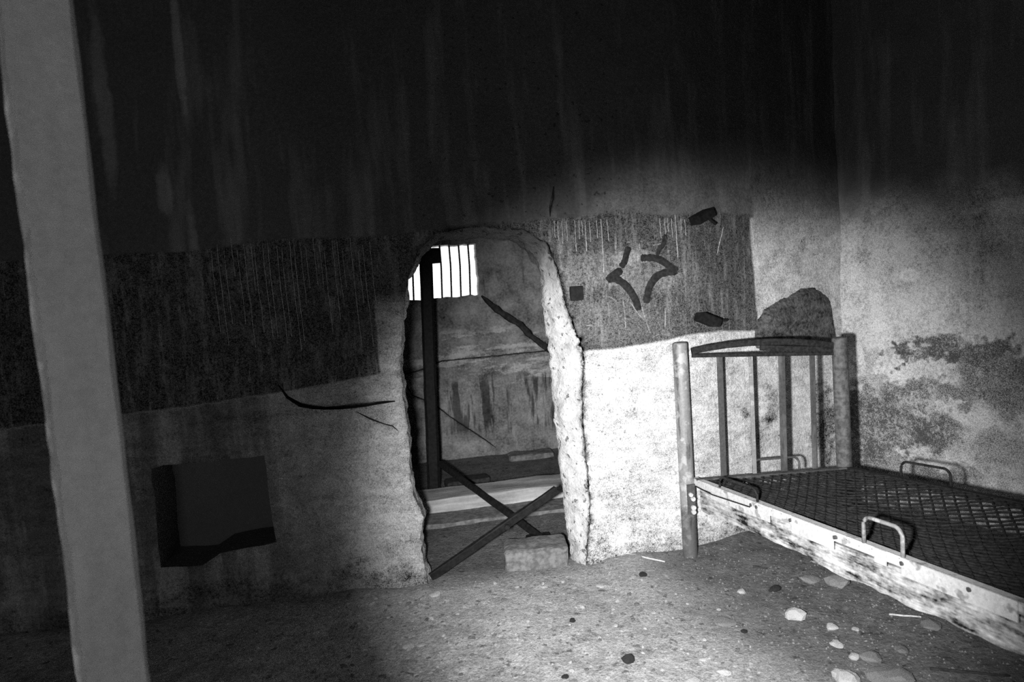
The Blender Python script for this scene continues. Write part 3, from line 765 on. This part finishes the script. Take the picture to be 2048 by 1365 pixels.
# spring mesh: crossing wavy wires, sagging in the middle
def net(u, v):                        # u along the bed, v across
    p = HL.lerp(FL, u).lerp(HR.lerp(FR, u), v); sag = .085 * math.sin(math.pi * min(1, max(0, u))) ** .8 * math.sin(math.pi * v)
    return p - up * (sag + .012 + .012 * noise.noise(Vector((u * 6, v * 4, 0))))
V, F = [], []; CU, CV = .062 / LEN, .050 / W_ ; NV = int(1 / CV); k0 = 0
NU = int(1 / CU)
for sgn in (1, -1):
    for k in range(-NV, NU + 1):
        path = []
        for j in range(NV + 1):
            u = (k + j) * CU if sgn > 0 else (k + NV - j) * CU
            if -.001 <= u <= 1.001:
                v = j / NV; wob = .0035 * (1 if (j + k) % 2 else -1)
                P = net(min(1, max(0, u)), v); path.append(P + up * wob * sgn + dirL * .004 * noise.noise(Vector((k, j, sgn))))
        if len(path) > 1: tube(path, .0058, 4, caps=False, V=V, F=F)
bo('spring_mesh', V, F, 'rust', label='dark rusty diamond wire mesh')['kind'] = 'stuff'
V, F = [], []
for t in (.33, .66):
    path = [net(u / 30, t) - up * .012 for u in range(31)]; V1, F1 = tube(path, .006, 5); bo('tension_strap', V1, F1, 'rust')

# ------------------------------------------------------------------ stones, sticks and clods on the floor
def rock(seed, flat=.6, sub=2):
    import bmesh
    bm = bmesh.new(); bmesh.ops.create_icosphere(bm, subdivisions=sub, radius=1.0)
    s = Vector((seed * 3.7, seed * 1.3, seed * 2.1))
    for v in bm.verts:
        d = 1 + .38 * noise.noise(v.co * 1.1 + s) + .16 * noise.noise(v.co * 2.6 + s)
        v.co = v.co * d; v.co.z *= flat
    me = bpy.data.meshes.new('stone'); bm.to_mesh(me); bm.free(); return me
def put(name, px, py, wpx, m, label, cat='stone', flat=.55, seed=None, asp=1.0, group=None, me=None, rz=None):
    P = on_z(px, py); P.z = floor_h(P.x, P.y); dist = (P - CAM).dot(FWD); r = wpx / 2 / FPX * dist
    me = me or rock(seed if seed is not None else random.random() * 50, flat)
    if not me.materials: me.materials.append(M[m])
    o = bpy.data.objects.new(name, me); COL.objects.link(o); o.scale = (r, r * asp, r); o.rotation_euler = (random.uniform(-.2, .2), random.uniform(-.2, .2), rz if rz is not None else random.uniform(0, 6)); o.location = P + Vector((0, 0, r * flat * .35))
    tag(o, label, cat, group)
    return o
put('stone', 1592, 1232, 44, 'stone', 'bright rounded pale stone, the whitest on the floor beside the bed', rz=0, asp=.8)
put('stone', 1483, 1184, 18, 'stone', 'small pale stone on the floor in front of the near bed post')
put('stone', 1674, 1168, 46, 'midstone', 'grey rounded stone close under the whitewashed side board', rz=0)
put('stone', 1622, 1162, 46, 'midstone', 'thin flat grey stone left of the grey rounded stone under the side board', flat=.25, rz=0, asp=.6)
put('stone', 1663, 1254, 22, 'stone', 'pale pebble just right of and below the bright rounded stone')
put('stone', 1711, 1257, 15, 'stone', 'tiny bright chip of stone below the bed hoop')
put('stone', 1449, 1343, 30, 'stone', 'pale flat stone at the bottom edge right of the dark round clod', rz=0, flat=.4)
put('stone', 1408, 1317, 20, 'stone', 'narrow white stone chip lying between the dark round clod and the bed', flat=.3, rz=.2, asp=.5)
put('stone', 1708, 1316, 22, 'stone', 'pale stone touching the left side of a larger grey stone near the bottom right')
put('stone', 1740, 1317, 40, 'midstone', 'larger grey stone near the bottom right with a pale stone on its left')
put('stone', 1674, 1290, 26, 'stone', 'flattish pale stone in the middle of the lower right floor', flat=.4)
put('stone', 1803, 1305, 26, 'midstone', 'grey stone between the larger grey stone and the side board')
put('stone', 1694, 1362, 48, 'stone', 'big pale stone cut off by the bottom edge of the picture')
put('stone', 1780, 1356, 84, 'midstone', 'wide flat grey stone at the bottom edge beside the big pale stone', flat=.22, rz=.1)
put('stone', 1391, 1362, 32, 'stone', 'pale stone at the very bottom edge below the narrow white chip', flat=.4)
put('stone', 1452, 1244, 44, 'midstone', 'flat half buried grey stone left of the bright rounded stone', flat=.2, rz=.2)
put('stone', 1861, 1254, 42, 'midstone', 'grey stone in the shadow below the side board at right', flat=.4, rz=0)
put('dark_clod', 1257, 1323, 26, 'darkstone', 'dark round clod alone on the floor near the bottom centre', 'clod', flat=.85)
put('dark_clod', 1145, 1244, 14, 'darkstone', 'small black lump on the floor below the threshold block', 'clod', flat=.7)
put('dark_clod', 1551, 1178, 28, 'darkstone', 'elongated dark clod under the bed left of the grey rounded stone', 'clod', flat=.5, asp=.6, rz=.3)
put('dark_clod', 1488, 1264, 14, 'darkstone', 'tiny dark lump left of the bright rounded stone', 'clod')
put('dark_clod', 1131, 1358, 15, 'darkstone', 'small dark lump at the bottom edge left of the dark round clod', 'clod')
put('dark_clod', 1286, 1157, 17, 'darkstone', 'small dark clod between the doorway and the near bed post', 'clod')
put('dark_clod', 809, 1173, 18, 'darkstone', 'dark lump at the wall foot just left of the doorway', 'clod')
put('dark_clod', 730, 1171, 18, 'darkstone', 'dark lump at the wall foot farther left of the doorway', 'clod')
put('stone', 869, 1195, 24, 'stone', 'pale stone lying just in front of the left doorway corner', flat=.4)
put('stone', 758, 1171, 20, 'stone', 'pale stone between two dark lumps at the foot of the wall')
put('stone', 1204, 1174, 26, 'stone', 'thin pale stone on the floor in front of the right jamb', flat=.25, asp=.5, rz=0)
put('stone', 817, 1291, 26, 'stone', 'left one of two pale stones side by side at lower left', flat=.4)
put('stone', 842, 1290, 20, 'stone', 'right one of two pale stones side by side at lower left', flat=.4)

def stick(p, q, r, m, name, label, cat):
    P, Q = on_z(*p), on_z(*q); P.z = floor_h(P.x, P.y) + r; Q.z = floor_h(Q.x, Q.y) + r; c = (P + Q) / 2
    path = [P.lerp(Q, k / 6) - c + Vector((0, noise.noise(Vector((k, r * 900, 2))) * r * .8, 0)) for k in range(7)]
    V, F = tube(path, [r * (1 - .06 * k) for k in range(7)], 7); tag(obj(name, V, F, m, smooth=True, loc=c), label, cat)
stick((1240, 1118), (1330, 1130), .007, 'stick', 'stick', 'pale stick lying between the right jamb and the near bed post', 'stick')
stick((1778, 1226), (1842, 1238), .005, 'stick', 'stick', 'thin pale stick in the shadow under the side board', 'stick')
stick((1860, 1343), (2020, 1362), .006, 'darkstone', 'twig', 'long dark twig on the floor at the bottom right', 'twig')
stick((1506, 1138), (1535, 1141), .006, 'darkstone', 'twig', 'short dark twig on the floor behind the near bed post', 'twig')

# small pebbles, each an object of its own
meshes = []
for k in range(8): me = rock(60 + k, .5, 1); meshes.append(me)
for k, me in enumerate(meshes): me.materials.append(M['stone' if k < 5 else 'midstone'])
cnt = 0
while cnt < 170:
    px, py = random.uniform(690, 2000), random.uniform(1165, 1362)
    P = on_z(px, py)
    if P.y > wall_y(P.x) - .06: continue
    rel = P - HL
    if rel.dot(inn) > -.05: continue
    k = random.randrange(8)
    put('pebble', px, py, random.choice((5, 6, 7, 8, 9, 11, 13)), None, 'small loose pebble scattered on the dirt floor', 'pebble', group='pebbles scattered on the floor', me=meshes[k], asp=random.uniform(.6, 1)); cnt += 1
# gravel too fine to count
V, F = [], []
for k in range(5000):
    x, y = random.uniform(-1.0, 2.6), random.uniform(1.7, 3.65); s = random.uniform(.003, .008); z = floor_h(x, y)
    if y > wall_y(x) - .04: continue
    b = len(V); a0 = random.uniform(0, 6)
    for j in range(4): a = a0 + j * math.pi / 2; V.append((x + math.cos(a) * s * random.uniform(.7, 1.2), y + math.sin(a) * s * random.uniform(.7, 1.2), z - .001))
    V.append((x, y, z + s * .8))
    F += [(b, b + 1, b + 4), (b + 1, b + 2, b + 4), (b + 2, b + 3, b + 4), (b + 3, b, b + 4)]
tag(obj('gravel', V, F, 'slab', floor), 'fine gravel and grit', kind='stuff')
